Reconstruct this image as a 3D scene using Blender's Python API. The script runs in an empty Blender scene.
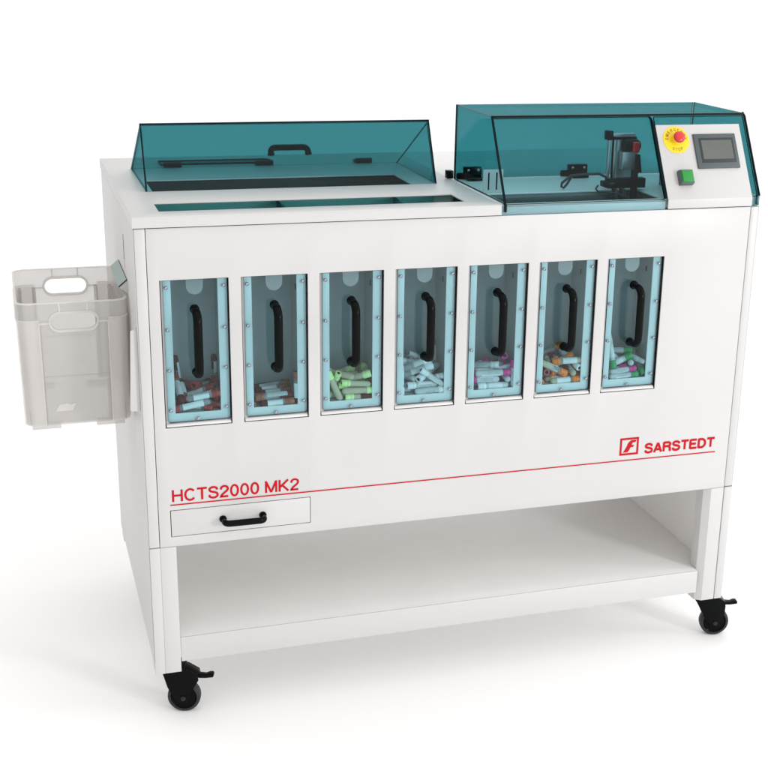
import bpy, bmesh, math, random
from mathutils import Vector, Matrix
random.seed(7)
C = bpy.context.scene.collection
PI = math.pi
FZ = 0.077         # the drawing's floor height: everything is drawn in machine coordinates, floor ends up at z = 0

# ------------------------------------------------------------------ materials
def new_mat(name):
    m = bpy.data.materials.new(name); m.use_nodes = True
    nt = m.node_tree; nt.nodes.clear()
    out = nt.nodes.new('ShaderNodeOutputMaterial')
    return m, nt, out
def pbr(name, col, rough=0.5, metal=0.0, spec=0.5, var=0.03, scale=6.0, bump=0.0, bscale=250.0, coat=0.0):
    m, nt, out = new_mat(name)
    b = nt.nodes.new('ShaderNodeBsdfPrincipled')
    b.inputs['Roughness'].default_value = rough; b.inputs['Metallic'].default_value = metal
    b.inputs['Specular IOR Level'].default_value = spec; b.inputs['Coat Weight'].default_value = coat
    tc = nt.nodes.new('ShaderNodeTexCoord'); n = nt.nodes.new('ShaderNodeTexNoise')
    n.inputs['Scale'].default_value = scale; n.inputs['Detail'].default_value = 4
    nt.links.new(tc.outputs['Object'], n.inputs['Vector'])
    r = nt.nodes.new('ShaderNodeValToRGB')
    c0 = [max(0, c*(1-var)) for c in col]; c1 = [min(1, c*(1+var)) for c in col]
    r.color_ramp.elements[0].position = 0.3; r.color_ramp.elements[1].position = 0.7
    r.color_ramp.elements[0].color = (*c0, 1); r.color_ramp.elements[1].color = (*c1, 1)
    nt.links.new(n.outputs['Fac'], r.inputs['Fac']); nt.links.new(r.outputs['Color'], b.inputs['Base Color'])
    if bump > 0:
        n2 = nt.nodes.new('ShaderNodeTexNoise'); n2.inputs['Scale'].default_value = bscale
        nt.links.new(tc.outputs['Object'], n2.inputs['Vector'])
        bp = nt.nodes.new('ShaderNodeBump'); bp.inputs['Strength'].default_value = bump; bp.inputs['Distance'].default_value = 0.0006
        nt.links.new(n2.outputs['Fac'], bp.inputs['Height']); nt.links.new(bp.outputs['Normal'], b.inputs['Normal'])
    nt.links.new(b.outputs['BSDF'], out.inputs['Surface'])
    return m
def sheen(nt, f0, fmax):
    """reflectivity of a coated sheet, the same from both sides: f0 straight on, up to fmax at a glance"""
    lw = nt.nodes.new('ShaderNodeLayerWeight'); lw.inputs['Blend'].default_value = 0.5
    p = nt.nodes.new('ShaderNodeMath'); p.operation = 'POWER'; p.inputs[1].default_value = 4.0
    nt.links.new(lw.outputs['Facing'], p.inputs[0])
    a = nt.nodes.new('ShaderNodeMath'); a.operation = 'MULTIPLY_ADD'; a.inputs[1].default_value = fmax-f0; a.inputs[2].default_value = f0
    nt.links.new(p.outputs[0], a.inputs[0]); return a.outputs[0]
def acrylic(name, T, f0=0.018, fmax=0.22, rough=0.02, body=None, body_w=0.0):
    """tinted clear sheet; T is the tint of the whole sheet, so each of its two faces takes the root of it"""
    m, nt, out = new_mat(name)
    t = nt.nodes.new('ShaderNodeBsdfTransparent'); t.inputs['Color'].default_value = (*[math.sqrt(c) for c in T], 1)
    base = t.outputs['BSDF']
    if body:
        d = nt.nodes.new('ShaderNodeBsdfDiffuse'); d.inputs['Color'].default_value = (*body, 1)
        mx0 = nt.nodes.new('ShaderNodeMixShader'); mx0.inputs['Fac'].default_value = body_w
        nt.links.new(base, mx0.inputs[1]); nt.links.new(d.outputs['BSDF'], mx0.inputs[2]); base = mx0.outputs['Shader']
    g = nt.nodes.new('ShaderNodeBsdfGlossy'); g.inputs['Roughness'].default_value = rough
    f = sheen(nt, f0, fmax)
    mx = nt.nodes.new('ShaderNodeMixShader')
    nt.links.new(f, mx.inputs['Fac']); nt.links.new(base, mx.inputs[1]); nt.links.new(g.outputs['BSDF'], mx.inputs[2])
    nt.links.new(mx.outputs['Shader'], out.inputs['Surface'])
    return m
def milky(name, T, col, w):
    """thin milky plastic: part clear, part scattering on both sides"""
    m, nt, out = new_mat(name)
    t = nt.nodes.new('ShaderNodeBsdfTransparent'); t.inputs['Color'].default_value = (*T, 1)
    d = nt.nodes.new('ShaderNodeBsdfDiffuse'); d.inputs['Color'].default_value = (*col, 1)
    tl = nt.nodes.new('ShaderNodeBsdfTranslucent'); tl.inputs['Color'].default_value = (*col, 1)
    a = nt.nodes.new('ShaderNodeMixShader'); a.inputs['Fac'].default_value = 0.5
    nt.links.new(d.outputs['BSDF'], a.inputs[1]); nt.links.new(tl.outputs['BSDF'], a.inputs[2])
    tc = nt.nodes.new('ShaderNodeTexCoord'); n = nt.nodes.new('ShaderNodeTexNoise'); n.inputs['Scale'].default_value = 9
    nt.links.new(tc.outputs['Object'], n.inputs['Vector'])
    mr = nt.nodes.new('ShaderNodeMapRange'); mr.inputs['To Min'].default_value = w*0.93; mr.inputs['To Max'].default_value = min(1, w*1.07)
    nt.links.new(n.outputs['Fac'], mr.inputs['Value'])
    b = nt.nodes.new('ShaderNodeMixShader'); nt.links.new(mr.outputs['Result'], b.inputs['Fac'])
    nt.links.new(t.outputs['BSDF'], b.inputs[1]); nt.links.new(a.outputs['Shader'], b.inputs[2])
    g = nt.nodes.new('ShaderNodeBsdfGlossy'); g.inputs['Roughness'].default_value = 0.25
    c = nt.nodes.new('ShaderNodeMixShader'); nt.links.new(sheen(nt, 0.02, 0.2), c.inputs['Fac'])
    nt.links.new(b.outputs['Shader'], c.inputs[1]); nt.links.new(g.outputs['BSDF'], c.inputs[2])
    nt.links.new(c.outputs['Shader'], out.inputs['Surface'])
    return m

M = {}
M['paint'] = pbr('white_powder_coat', (0.545, 0.540, 0.534), 0.42, var=0.012, scale=3, bump=0.12, bscale=420)
M['paint_in'] = pbr('white_inside', (0.77, 0.757, 0.745), 0.5, var=0.02)
M['frame_white'] = pbr('white_frame', (0.72, 0.72, 0.715), 0.4, var=0.01)
M['bay'] = pbr('bay_grey_white', (0.38, 0.385, 0.385), 0.45, var=0.05, scale=14)
M['tab'] = pbr('warm_grey_tab', (0.40, 0.35, 0.34), 0.5, var=0.03)
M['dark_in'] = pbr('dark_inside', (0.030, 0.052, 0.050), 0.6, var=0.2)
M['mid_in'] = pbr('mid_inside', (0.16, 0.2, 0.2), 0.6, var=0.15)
M['black'] = pbr('black_plastic', (0.003, 0.0034, 0.0036), 0.22, spec=0.07, var=0.15, bump=0.1, bscale=600)
M['rubber'] = pbr('black_rubber', (0.02, 0.02, 0.021), 0.6, var=0.2, bump=0.15, bscale=300)
M['tyre'] = pbr('dark_grey_tyre', (0.022, 0.022, 0.023), 0.5, spec=0.3, var=0.15)
M['steel'] = pbr('screw_steel', (0.42, 0.43, 0.47), 0.3, metal=1.0, var=0.05)
M['alu'] = pbr('anodised_aluminium', (0.5, 0.52, 0.53), 0.35, metal=0.8, var=0.06)
M['red_ink'] = pbr('red_ink', (0.47, 0.005, 0.012), 0.55, spec=0.15, var=0.02)
M['red_knob'] = pbr('red_button', (0.6, 0.012, 0.018), 0.22, var=0.02, coat=0.4)
M['yellow'] = pbr('yellow_disc', (0.84, 0.60, 0.01), 0.45, var=0.02)
M['ink'] = pbr('black_ink', (0.03, 0.02, 0.008), 0.6)
M['green_btn'] = pbr('green_lens', (0.006, 0.25, 0.03), 0.3, var=0.06, coat=0.2)
M['hmi_frame'] = pbr('dark_grey_bezel', (0.065, 0.085, 0.09), 0.35, var=0.06)
M['hmi_inner'] = pbr('black_bezel_step', (0.02, 0.023, 0.025), 0.4)
M['screen'] = pbr('grey_screen', (0.105, 0.115, 0.105), 0.22, var=0.08, scale=20)
M['door_pane'] = acrylic('door_acrylic', (0.59, 0.785, 0.83), f0=0.022, fmax=0.12)
M['hood_front'] = acrylic('hood_front_acrylic', (0.54, 0.74, 0.78), f0=0.012, fmax=0.05)
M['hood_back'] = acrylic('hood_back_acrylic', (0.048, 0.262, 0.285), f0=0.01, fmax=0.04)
M['edge_soft'] = pbr('acrylic_side_edge', (0.04, 0.17, 0.18), 0.3, spec=0.2, var=0.1)
M['chan_in'] = pbr('channel_inside', (0.62, 0.66, 0.66), 0.6, var=0.15)
M['slot_pane'] = acrylic('slot_acrylic', (0.36, 0.68, 0.68), f0=0.012, fmax=0.05)
M['edge'] = pbr('acrylic_cut_edge', (0.002, 0.009, 0.011), 0.4, spec=0.08, var=0.1)
M['teal_flap'] = pbr('teal_flap', (0.12, 0.21, 0.185), 0.3, var=0.05)
M['crate'] = milky('milky_plastic', (0.93, 0.92, 0.91), (0.73, 0.725, 0.72), 0.38)
M['crate_col'] = milky('milky_plastic_double', (0.96, 0.955, 0.95), (0.93, 0.915, 0.90), 0.42)
M['crate_rib'] = milky('milky_plastic_thick', (0.9, 0.9, 0.89), (0.93, 0.915, 0.90), 0.60)
M['floor'] = pbr('white_studio_floor', (0.97, 0.97, 0.97), 0.8, spec=0.05, var=0.002, scale=0.7)

# ------------------------------------------------------------------ mesh builder
class MB:
    def __init__(s): s.v = []; s.f = []; s.m = []
    def add(s, vs, fs, mi=0):
        b = len(s.v); s.v += [Vector(v) for v in vs]
        s.f += [tuple(i+b for i in f) for f in fs]; s.m += ([mi]*len(fs) if isinstance(mi, int) else list(mi)); return s
    def box(s, x0, x1, y0, y1, z0, z1, mi=0):
        vs = [(x, y, z) for z in (z0, z1) for y in (y0, y1) for x in (x0, x1)]
        return s.add(vs, [(0,2,3,1),(4,5,7,6),(0,1,5,4),(2,6,7,3),(0,4,6,2),(1,3,7,5)], mi)
    def pane(s, p0, p1, p2, p3, t, mf=0, me=1):
        """thin sheet through four corners, thickened by t along its normal; faces mf, cut edges me"""
        p = [Vector(q) for q in (p0, p1, p2, p3)]
        n = (p[1]-p[0]).cross(p[3]-p[0]).normalized()*t
        vs = p+[q+n for q in p]
        return s.add(vs, [(3,2,1,0),(4,5,6,7)]+[(i,(i+1)%4,(i+1)%4+4,i+4) for i in range(4)], [mf, mf]+[me]*4)
    def prism(s, poly, ax, a, b, mf=0, me=0):
        """polygon in the plane across axis ax (the two other axes in order), from a to b"""
        def put(q, h):
            l = list(q); l.insert(ax, h); return l
        n = len(poly)
        vs = [put(q, a) for q in poly]+[put(q, b) for q in poly]
        return s.add(vs, [tuple(range(n-1,-1,-1)), tuple(range(n, 2*n))]+[(i,(i+1)%n,(i+1)%n+n,i+n) for i in range(n)], [mf, mf]+[me]*n)
    def tube(s, pts, r, n=12, mi=0, ell=1.0, up=None, cap=True):
        pts = [Vector(p) for p in pts]; rs = r if isinstance(r, (list, tuple)) else [r]*len(pts)
        b = len(s.v); ref = Vector(up) if up else None
        for i, p in enumerate(pts):
            t = (pts[min(i+1, len(pts)-1)]-pts[max(i-1, 0)]).normalized()
            a = ref if ref else (Vector((0,0,1)) if abs(t.z) < 0.9 else Vector((1,0,0)))
            u = (a-t*a.dot(t)).normalized(); w = t.cross(u)
            for k in range(n):
                an = 2*PI*k/n; s.v.append(p+u*(math.cos(an)*rs[i])+w*(math.sin(an)*rs[i]*ell))
        for i in range(len(pts)-1):
            for k in range(n):
                s.f.append((b+i*n+k, b+i*n+(k+1)%n, b+(i+1)*n+(k+1)%n, b+(i+1)*n+k)); s.m.append(mi)
        if cap:
            s.f.append(tuple(b+k for k in range(n-1,-1,-1))); s.m.append(mi)
            e = b+(len(pts)-1)*n; s.f.append(tuple(e+k for k in range(n))); s.m.append(mi)
        return s
    def lathe(s, prof, o, axis=(0,0,1), n=24, mi=0, caps=True):
        """profile [(radius, height)] turned about axis through o"""
        a = Vector(axis).normalized(); u = a.orthogonal().normalized(); w = a.cross(u); o = Vector(o); b = len(s.v)
        for r, h in prof:
            for k in range(n):
                an = 2*PI*k/n; s.v.append(o+a*h+u*(math.cos(an)*r)+w*(math.sin(an)*r))
        for i in range(len(prof)-1):
            mm = mi[i] if isinstance(mi, (list, tuple)) else mi
            for k in range(n):
                s.f.append((b+i*n+k, b+i*n+(k+1)%n, b+(i+1)*n+(k+1)%n, b+(i+1)*n+k)); s.m.append(mm)
        if caps and prof[0][0] > 1e-6: s.f.append(tuple(b+k for k in range(n-1,-1,-1))); s.m.append(mi if isinstance(mi, int) else mi[0])
        if caps and prof[-1][0] > 1e-6:
            e = b+(len(prof)-1)*n; s.f.append(tuple(e+k for k in range(n))); s.m.append(mi if isinstance(mi, int) else mi[-1])
        return s
    def grid_plate(s, x0, x1, z0, z1, holes, y0, y1, mi=0, ax=1):
        """plate with rectangular holes; ax = axis of its thickness"""
        xs = sorted({x0, x1, *[h[0] for h in holes], *[h[1] for h in holes]}); zs = sorted({z0, z1, *[h[2] for h in holes], *[h[3] for h in holes]})
        inh = lambda x, z: any(h[0] < x < h[1] and h[2] < z < h[3] for h in holes)
        idx = {}
        def vid(i, j, k):
            if (i, j, k) not in idx:
                q = [xs[i], zs[j]]; q.insert(ax, (y0, y1)[k]); idx[(i,j,k)] = len(s.v); s.v.append(Vector(q))
            return idx[(i,j,k)]
        solid = {(i, j) for i in range(len(xs)-1) for j in range(len(zs)-1) if not inh((xs[i]+xs[i+1])/2, (zs[j]+zs[j+1])/2)}
        for i, j in solid:
            s.f.append((vid(i,j,0), vid(i+1,j,0), vid(i+1,j+1,0), vid(i,j+1,0))); s.m.append(mi)
            s.f.append((vid(i,j,1), vid(i,j+1,1), vid(i+1,j+1,1), vid(i+1,j,1))); s.m.append(mi)
            for d, (a, b) in {(-1,0):((i,j),(i,j+1)), (1,0):((i+1,j),(i+1,j+1)), (0,-1):((i,j),(i+1,j)), (0,1):((i,j+1),(i+1,j+1))}.items():
                if (i+d[0], j+d[1]) not in solid:
                    s.f.append((vid(*a,0), vid(*b,0), vid(*b,1), vid(*a,1))); s.m.append(mi)
        return s

CEN = {}
def build(name, mb, mats, parent=None, bevel=0.0, seg=2, smooth=35, label=None, only=None):
    """links the builder as ONE mesh object whose origin is its own middle; mats is one key or a list of keys"""
    mats = [mats] if isinstance(mats, str) else mats
    vs = [v-Vector((0,0,FZ)) for v in mb.v]
    lo = Vector([min(v[i] for v in vs) for i in range(3)]); hi = Vector([max(v[i] for v in vs) for i in range(3)]); c = (lo+hi)/2
    me = bpy.data.meshes.new(name); me.from_pydata([v-c for v in vs], [], mb.f)
    for k in mats: me.materials.append(M[k])
    me.polygons.foreach_set('material_index', mb.m)
    bm = bmesh.new(); bm.from_mesh(me); bmesh.ops.recalc_face_normals(bm, faces=bm.faces)
    if bevel > 0:
        es = [e for e in bm.edges if len(e.link_faces) == 2 and e.calc_face_angle() > math.radians(40) and (only is None or only([v.co+c+Vector((0,0,FZ)) for v in e.verts]))]
        bmesh.ops.bevel(bm, geom=es, offset=bevel, segments=seg, affect='EDGES', profile=0.5, clamp_overlap=True)
    bm.to_mesh(me); bm.free()
    me.shade_smooth(); me.set_sharp_from_angle(angle=math.radians(smooth))
    o = bpy.data.objects.new(name, me); C.objects.link(o); CEN[o.name] = c
    if parent:
        o.parent = parent; o.location = c-CEN[parent.name]
    else: o.location = c
    if label: o['label'] = label
    return o
def thing(name, loc, label, cat, group=None):
    o = bpy.data.objects.new(name, None); C.objects.link(o); o.empty_display_size = 0.1
    o.location = loc; CEN[o.name] = Vector(loc); o['label'] = label; o['category'] = cat
    if group: o['group'] = group
    return o

# ------------------------------------------------------------------ stroke lettering (flat ribbons, plain grotesque capitals)
def arc(cx, cy, rx, ry, a0, a1, n=18): return [(cx+rx*math.cos(math.radians(a0+(a1-a0)*i/n)), cy+ry*math.sin(math.radians(a0+(a1-a0)*i/n))) for i in range(n+1)]
def spline(p, n=5):
    o = []
    for i in range(len(p)-1):
        a, b, c, d = p[max(i-1,0)], p[i], p[i+1], p[min(i+2,len(p)-1)]
        for k in range(n):
            t = k/n
            o.append(tuple(0.5*((2*b[j])+(c[j]-a[j])*t+(2*a[j]-5*b[j]+4*c[j]-d[j])*t*t+(3*b[j]-a[j]-3*c[j]+d[j])*t**3) for j in (0,1)))
    return o+[p[-1]]
L = 0.07
GLYPH = {   # width, strokes (heights 0..1)
 'H': (.70, [[(L,0),(L,1)], [(.63,0),(.63,1)], [(L,.52),(.63,.52)]]),
 'C': (.74, [arc(.38,.5,.31,.455,38,322,26)]),
 'T': (.64, [[(0,.935),(.64,.935)], [(.32,0),(.32,.935)]]),
 'S': (.66, [spline([(.57,.70),(.53,.86),(.33,.945),(.13,.87),(.08,.73),(.15,.60),(.33,.53),(.52,.45),(.60,.29),(.53,.12),(.33,.05),(.11,.13),(.06,.31)])]),
 '2': (.58, [spline([(.07,.66),(.11,.85),(.29,.945),(.47,.87),(.52,.70),(.44,.52),(.22,.31),(.10,.15),(.07,.065)])+[(.54,.065)]]),
 '0': (.58, [arc(.29,.5,.225,.445,90,450,30)]),
 'M': (.82, [[(L,0),(L,1)], [(.75,0),(.75,1)], [(L,.97),(.41,.03)], [(.75,.97),(.41,.03)]]),
 'K': (.70, [[(L,0),(L,1)], [(.64,.98),(.10,.38)], [(.24,.54),(.66,.02)]]),
 'A': (.70, [[(.05,0),(.35,.98)], [(.65,0),(.35,.98)], [(.15,.30),(.55,.30)]]),
 'R': (.70, [[(L,0),(L,1)], [(L,.935),(.40,.935)]+arc(.40,.735,.20,.20,85,-85,12)+[(L,.53)], [(.40,.53)]+spline([(.52,.47),(.58,.36),(.59,.16),(.64,0)])]),
 'E': (.63, [[(L,0),(L,1)], [(L,.935),(.60,.935)], [(L,.52),(.55,.52)], [(L,.065),(.62,.065)]]),
 'D': (.70, [[(L,0),(L,1)], [(L,.935),(.30,.935)]+arc(.30,.5,.32,.435,88,-88,18)+[(L,.065)]]),
 'G': (.76, [arc(.38,.5,.31,.455,40,330,26), [(.69,.02),(.69,.46)], [(.40,.46),(.69,.46)]]),
 'N': (.70, [[(L,0),(L,1)], [(.63,0),(.63,1)], [(L,.97),(.63,.03)]]),
 'Y': (.66, [[(.03,1),(.33,.44)], [(.63,1),(.33,.44)], [(.33,.46),(.33,0)]]),
 'O': (.76, [arc(.38,.5,.31,.445,90,450,30)]),
 'P': (.66, [[(L,0),(L,1)], [(L,.935),(.38,.935)]+arc(.38,.715,.22,.22,85,-85,12)+[(L,.495)]]),
}
def ribbon(mb, pts, w, put, lift, mi=0):
    """flat ribbon of width w along 2-D pts, closed loops joined; put(x, y, lift) gives the 3-D point"""
    P = [Vector(p) for p in pts]; P = [p for i, p in enumerate(P) if i == 0 or (p-P[i-1]).length > 1e-9]
    closed = (P[0]-P[-1]).length < 1e-6; n = len(P); vs = []
    for i in range(n):
        a = P[i-1] if i > 0 else (P[-2] if closed else None); b = P[i+1] if i < n-1 else (P[1] if closed else None)
        d1 = (P[i]-a).normalized() if a is not None else None; d2 = (b-P[i]).normalized() if b is not None else None
        d = ((d1 or d2)+(d2 or d1)).normalized(); nn = Vector((-d.y, d.x))
        c = abs(nn.dot(Vector((-(d2 or d1).y, (d2 or d1).x)))); k = w/2/max(c, 0.5)
        vs += [put(*(P[i]+nn*k), lift), put(*(P[i]-nn*k), lift)]
    mb.add(vs, [(2*i, 2*i+1, 2*i+3, 2*i+2) for i in range(n-1)], mi)
def write(mb, text, x0, x1, base, h, weight, put, gap=0.10, space=0.30, aspect=None):
    adv = sum((GLYPH[c][0]+gap if c != ' ' else space) for c in text)-gap
    sx = (x1-x0)/adv; x = x0; li = 0
    for c in text:
        if c == ' ': x += space*sx; continue
        w, st = GLYPH[c]
        for q in st:
            li += 1
            ribbon(mb, [(x+px*sx, base+py*h) for px, py in q], weight, put, 0.00005*(li % 9))
        x += (w+gap)*sx

# ------------------------------------------------------------------ setting
mb = MB(); mb.add([(-150,-150,FZ),(150,-150,FZ),(150,150,FZ),(-150,150,FZ)], [(0,1,2,3)])
fl = build('floor', mb, 'floor'); fl['kind'] = 'structure'

# ------------------------------------------------------------------ the machine
W, D, ZT, ZL, ZB = 1.5, 0.8444, 1.2647, 1.29, 0.527
mach = thing('tube_sorting_machine', (0.75, 0.42, 0), 'large white tube sorting cabinet on castors with teal hoods and seven small windows', 'laboratory machine')
WX0, PIT, WW, WZT, WZB = 0.0485, 0.1758, 0.1487, 1.1507, 0.8143

# front panel with the seven openings and the drawer opening
holes = [(WX0+k*PIT, WX0+k*PIT+WW, WZB, WZT) for k in range(7)]+[(0.0500, 0.3750, 0.5505, 0.6165)]
mb = MB().grid_plate(0.0242, 1.4760, ZB, ZT-0.0007, holes, 0.0, 0.004)
front = build('front_panel', mb, 'paint', mach, bevel=0.0009)
# corner posts of the upper body
mb = MB().box(0.0, 0.0230, 0.0, 0.03, ZB+0.001, ZT-0.0007); build('corner_post', mb, 'paint', mach, bevel=0.0015)
mb = MB().box(1.4772, W, 0.0, 0.03, ZB+0.001, ZT-0.0007); build('corner_post', mb, 'paint', mach, bevel=0.0035)
# side panels, back, floor of the body
mb = MB()
mb.prism([(0.0025,0.232),(D,0.232),(D,ZT-0.001),(0.0025,ZT-0.001)], 0, -0.0022, -0.0002)
build('side_panel', mb, 'paint', mach, bevel=0.0006)
mb = MB().box(W+0.0002, W+0.0022, 0.0025, D, 0.232, ZT-0.001); build('side_panel', mb, 'paint', mach, bevel=0.0006)
mb = MB().box(0.0, W, D-0.004, D-0.001, ZB+0.001, ZT-0.003); build('back_panel', mb, 'paint_in', mach)
mb = MB().box(0.001, W-0.001, 0.006, D-0.006, ZB+0.001, ZB+0.004); build('bottom_panel', mb, 'paint_in', mach)
# slot of the left side panel: a dark strip laid on, painting its shade
mb = MB().box(-0.0030, -0.0024, 0.2415, 0.2445, 1.148, 1.206); build('side_slot', mb, 'dark_in', mach)
mb = MB().box(-0.0030, -0.0024, 0.233, 0.241, 1.132, 1.146); build('side_slot_key', mb, 'paint', mach, bevel=0.0004)
# lower legs
def leg(poly): return MB().prism(poly, 2, 0.203, ZB-0.001)
build('leg', leg([(0,0),(0.0228,0),(0.0228,0.0012),(0.0242,0.0012),(0.0242,0.0),(0.0602,0.0),(0.0602,0.045),(0.055,0.05),(0.0,0.05)]), 'paint', mach, bevel=0.0008)
build('leg', leg([(1.4395,0),(1.4762,0),(1.4762,0.006),(1.4785,0.006),(1.4785,0.0),(1.5,0.0),(1.5,0.05),(1.427,0.05),(1.4225,0.045),(1.4225,0.012),(1.4365,0.0025)]), 'paint', mach, bevel=0.0012)
for x0, x1 in ((0.0, 0.05), (1.45, 1.5)):
    build('leg', MB().box(x0, x1, D-0.06, D-0.006, 0.203, ZB-0.001), 'paint', mach)
# inner skins of the lower side panels
build('inner_panel', MB().box(0.0005, 0.018, 0.0515, D-0.062, 0.234, ZB-0.0015), 'paint_in', mach)
build('inner_panel', MB().box(1.468, 1.4995, 0.0515, D-0.062, 0.234, ZB-0.0015), 'paint_in', mach)
# shelf
mb = MB().prism([(0.062,0.0042),(1.4215,0.0042),(1.4215,0.0515),(1.4675,0.0515),(1.4675,0.78),(0.0185,0.78),(0.0185,0.0515),(0.062,0.0515)], 2, 0.2885, 0.2925)
build('shelf', mb, 'paint_in', mach, bevel=0.0006)
mb = MB().box(0.0620, 1.4215, 0.0004, 0.0041, 0.2295, 0.2925); build('shelf_front', mb, 'paint', mach, bevel=0.0007)

# ---- doors with acrylic panes, black handles and screws
def bow(mb, a, b, n, h, r, ell=1.0, bend=0.012, up=None, foot=None):
    """bow handle from foot a to foot b, standing h off along n, with rounded bends"""
    a, b, n = Vector(a), Vector(b), Vector(n).normalized(); t = (b-a).normalized(); pts = [a]
    for i in range(7):
        an = PI/2*i/6; pts.append(a+n*(h-bend+bend*math.sin(an))+t*(bend-bend*math.cos(an)))
    for i in range(7):
        an = PI/2*i/6; pts.append(b+n*(h-bend+bend*math.cos(an))-t*(bend-bend*math.sin(an)))
    pts.append(b); mb.tube(pts, r, 14, ell=ell, up=up)
    if foot:
        for q in (a, b): mb.lathe([(foot, 0), (foot, 0.004), (foot*0.8, 0.006)], q, n, 16)
for k in range(7):
    x = WX0+k*PIT
    # white frame behind the pane with a ledge at the bottom
    mb = MB().grid_plate(x+0.0028, x+0.1466, WZB+0.0018, WZT-0.0012, [(x+0.0245, x+0.1255, WZB+0.0295, WZT+0.01)], 0.0112, 0.0142)
    mb.prism([(0.0112,WZB+0.0018),(0.0112,WZB+0.0088),(0.0050,WZB+0.0062),(0.0016,WZB+0.0018)], 0, x+0.0028, x+0.1466)
    dr = build('door', mb, 'frame_white', mach, bevel=0.0004)
    mb = MB().prism([(x+0.0072,WZB+0.0135),(x+0.0105,WZB+0.0102),(x+0.1428,WZB+0.0102),(x+0.1460,WZB+0.0135),(x+0.1460,WZT-0.0018),(x+0.0072,WZT-0.0018)], 1, 0.0060, 0.0110, 0, 1)
    build('pane', mb, ['door_pane', 'edge'], dr, smooth=20)
    mb = MB(); hx = x+0.0735
    bow(mb, (hx, 0.0060, 1.0830), (hx, 0.0060, 0.9400), (0,-1,0), 0.046, 0.0098, ell=0.72, bend=0.022, up=(1,0,0), foot=0.0105)
    build('handle', mb, 'black', dr, smooth=50)
    for px, pz in [(0.0142, 1.1330), (0.0142, 1.0385), (0.0142, 0.9460), (0.0142, 0.8535), (0.1385, 1.1330), (0.1385, 1.0385), (0.1385, 0.9460), (0.1385, 0.8535), (0.0742, 0.8322-0.0015)]:
        mb = MB().lathe([(0.0041,0),(0.0041,0.0010),(0.0036,0.0024),(0.0020,0.0032),(0.0016,0.0016),(0.0,0.0016)], (x+px, 0.0059, pz), (0,-1,0), 14)
        build('screw', mb, 'steel', dr, smooth=50)
    # bay behind the door: side walls, back wall, sloping floor, roof, and the grey rounded tab
    xa, xb = x+0.0135, x+0.1345
    mb = MB().box(xa-0.002, xa, 0.0146, 0.122, 0.830, 1.165).box(xb, xb+0.002, 0.0146, 0.122, 0.830, 1.165)
    mb.box(xa+0.0001, xb-0.0001, 0.118, 0.120, 0.862, 1.164).box(xa+0.0001, xb-0.0001, 0.0146, 0.1175, 1.160, 1.163)
    mb.prism([(0.0146,0.8395),(0.1178,0.8620),(0.1178,0.8600),(0.0146,0.8375)], 0, xa+0.0001, xb-0.0001)
    bay = build('tube_bay', mb, 'bay', mach)
    n = 14; cx, r = x+0.0785, 0.0185
    poly = [(cx-r, 1.159), (cx-r, 1.128)]+[(cx+r*math.cos(PI+PI*i/n), 1.128+r*math.sin(PI+PI*i/n)) for i in range(1, n)]+[(cx+r, 1.128), (cx+r, 1.159)]
    build('tab', MB().prism(poly, 1, 0.030, 0.033), 'tab', bay)
    build('hole_mark', MB().box(xb-0.0022, xb-0.0004, 0.060, 0.064, 1.102, 1.114), 'black', bay)  # black block on the bay wall, its colour standing for a small dark hole

# ---- drawer
mb = MB().box(0.0517, 0.3738, 0.0006, 0.0026, 0.5517, 0.6150).box(0.0530, 0.3725, 0.0028, 0.3, 0.553, 0.612)
drw = build('drawer', mb, 'paint', mach, bevel=0.0006)
mb = MB(); bow(mb, (0.1690,0.0006,0.5835), (0.2615,0.0006,0.5830), (0,-1,0), 0.032, 0.0062, ell=1.25, bend=0.012, up=(0,-1,0), foot=0.0085)
build('handle', mb, 'black', drw, smooth=50)

# ---- red lettering, line and emblem on the front
put = lambda x, z, l: (x, -0.0004-l, z)
mb = MB(); write(mb, 'HCTS2000 MK2', 0.0555, 0.3475, 0.6372, 0.0290, 0.0050, put, gap=0.09, space=0.30); build('model_lettering', mb, 'red_ink', mach)
mb = MB(); write(mb, 'SARSTEDT', 0.2372+1.0, 1.4350, 0.6440, 0.0255, 0.0063, put, gap=0.085); build('maker_lettering', mb, 'red_ink', mach)
mb = MB().add([put(0.0510,0.6283,0.0003), put(1.4393,0.6283,0.0003), put(1.4393,0.6314,0.0003), put(0.0510,0.6314,0.0003)], [(0,1,2,3)]); build('red_line', mb, 'red_ink', mach)
mb = MB(); ex, ez, es, eh = 1.1675, 0.6440, 0.0510, 0.0455
e2 = lambda u, v: (ex+u*es, ez+v*eh)
ribbon(mb, [e2(0.045,0.05), e2(0.955,0.05), e2(0.955,0.95), e2(0.045,0.95), e2(0.045,0.05)], 0.0056, put, 0)
for pl in ([(.17,.16),(.42,.16),(.50,.26),(.58,.44),(.71,.44),(.77,.57),(.63,.57),(.67,.70),(.84,.74),(.88,.86),(.60,.86),(.44,.72),(.34,.46),(.24,.26)],):
    mb.add([put(*e2(a, b), 0.0002) for a, b in pl], [tuple(range(len(pl)))])
build('emblem', mb, 'red_ink', mach)

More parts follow.
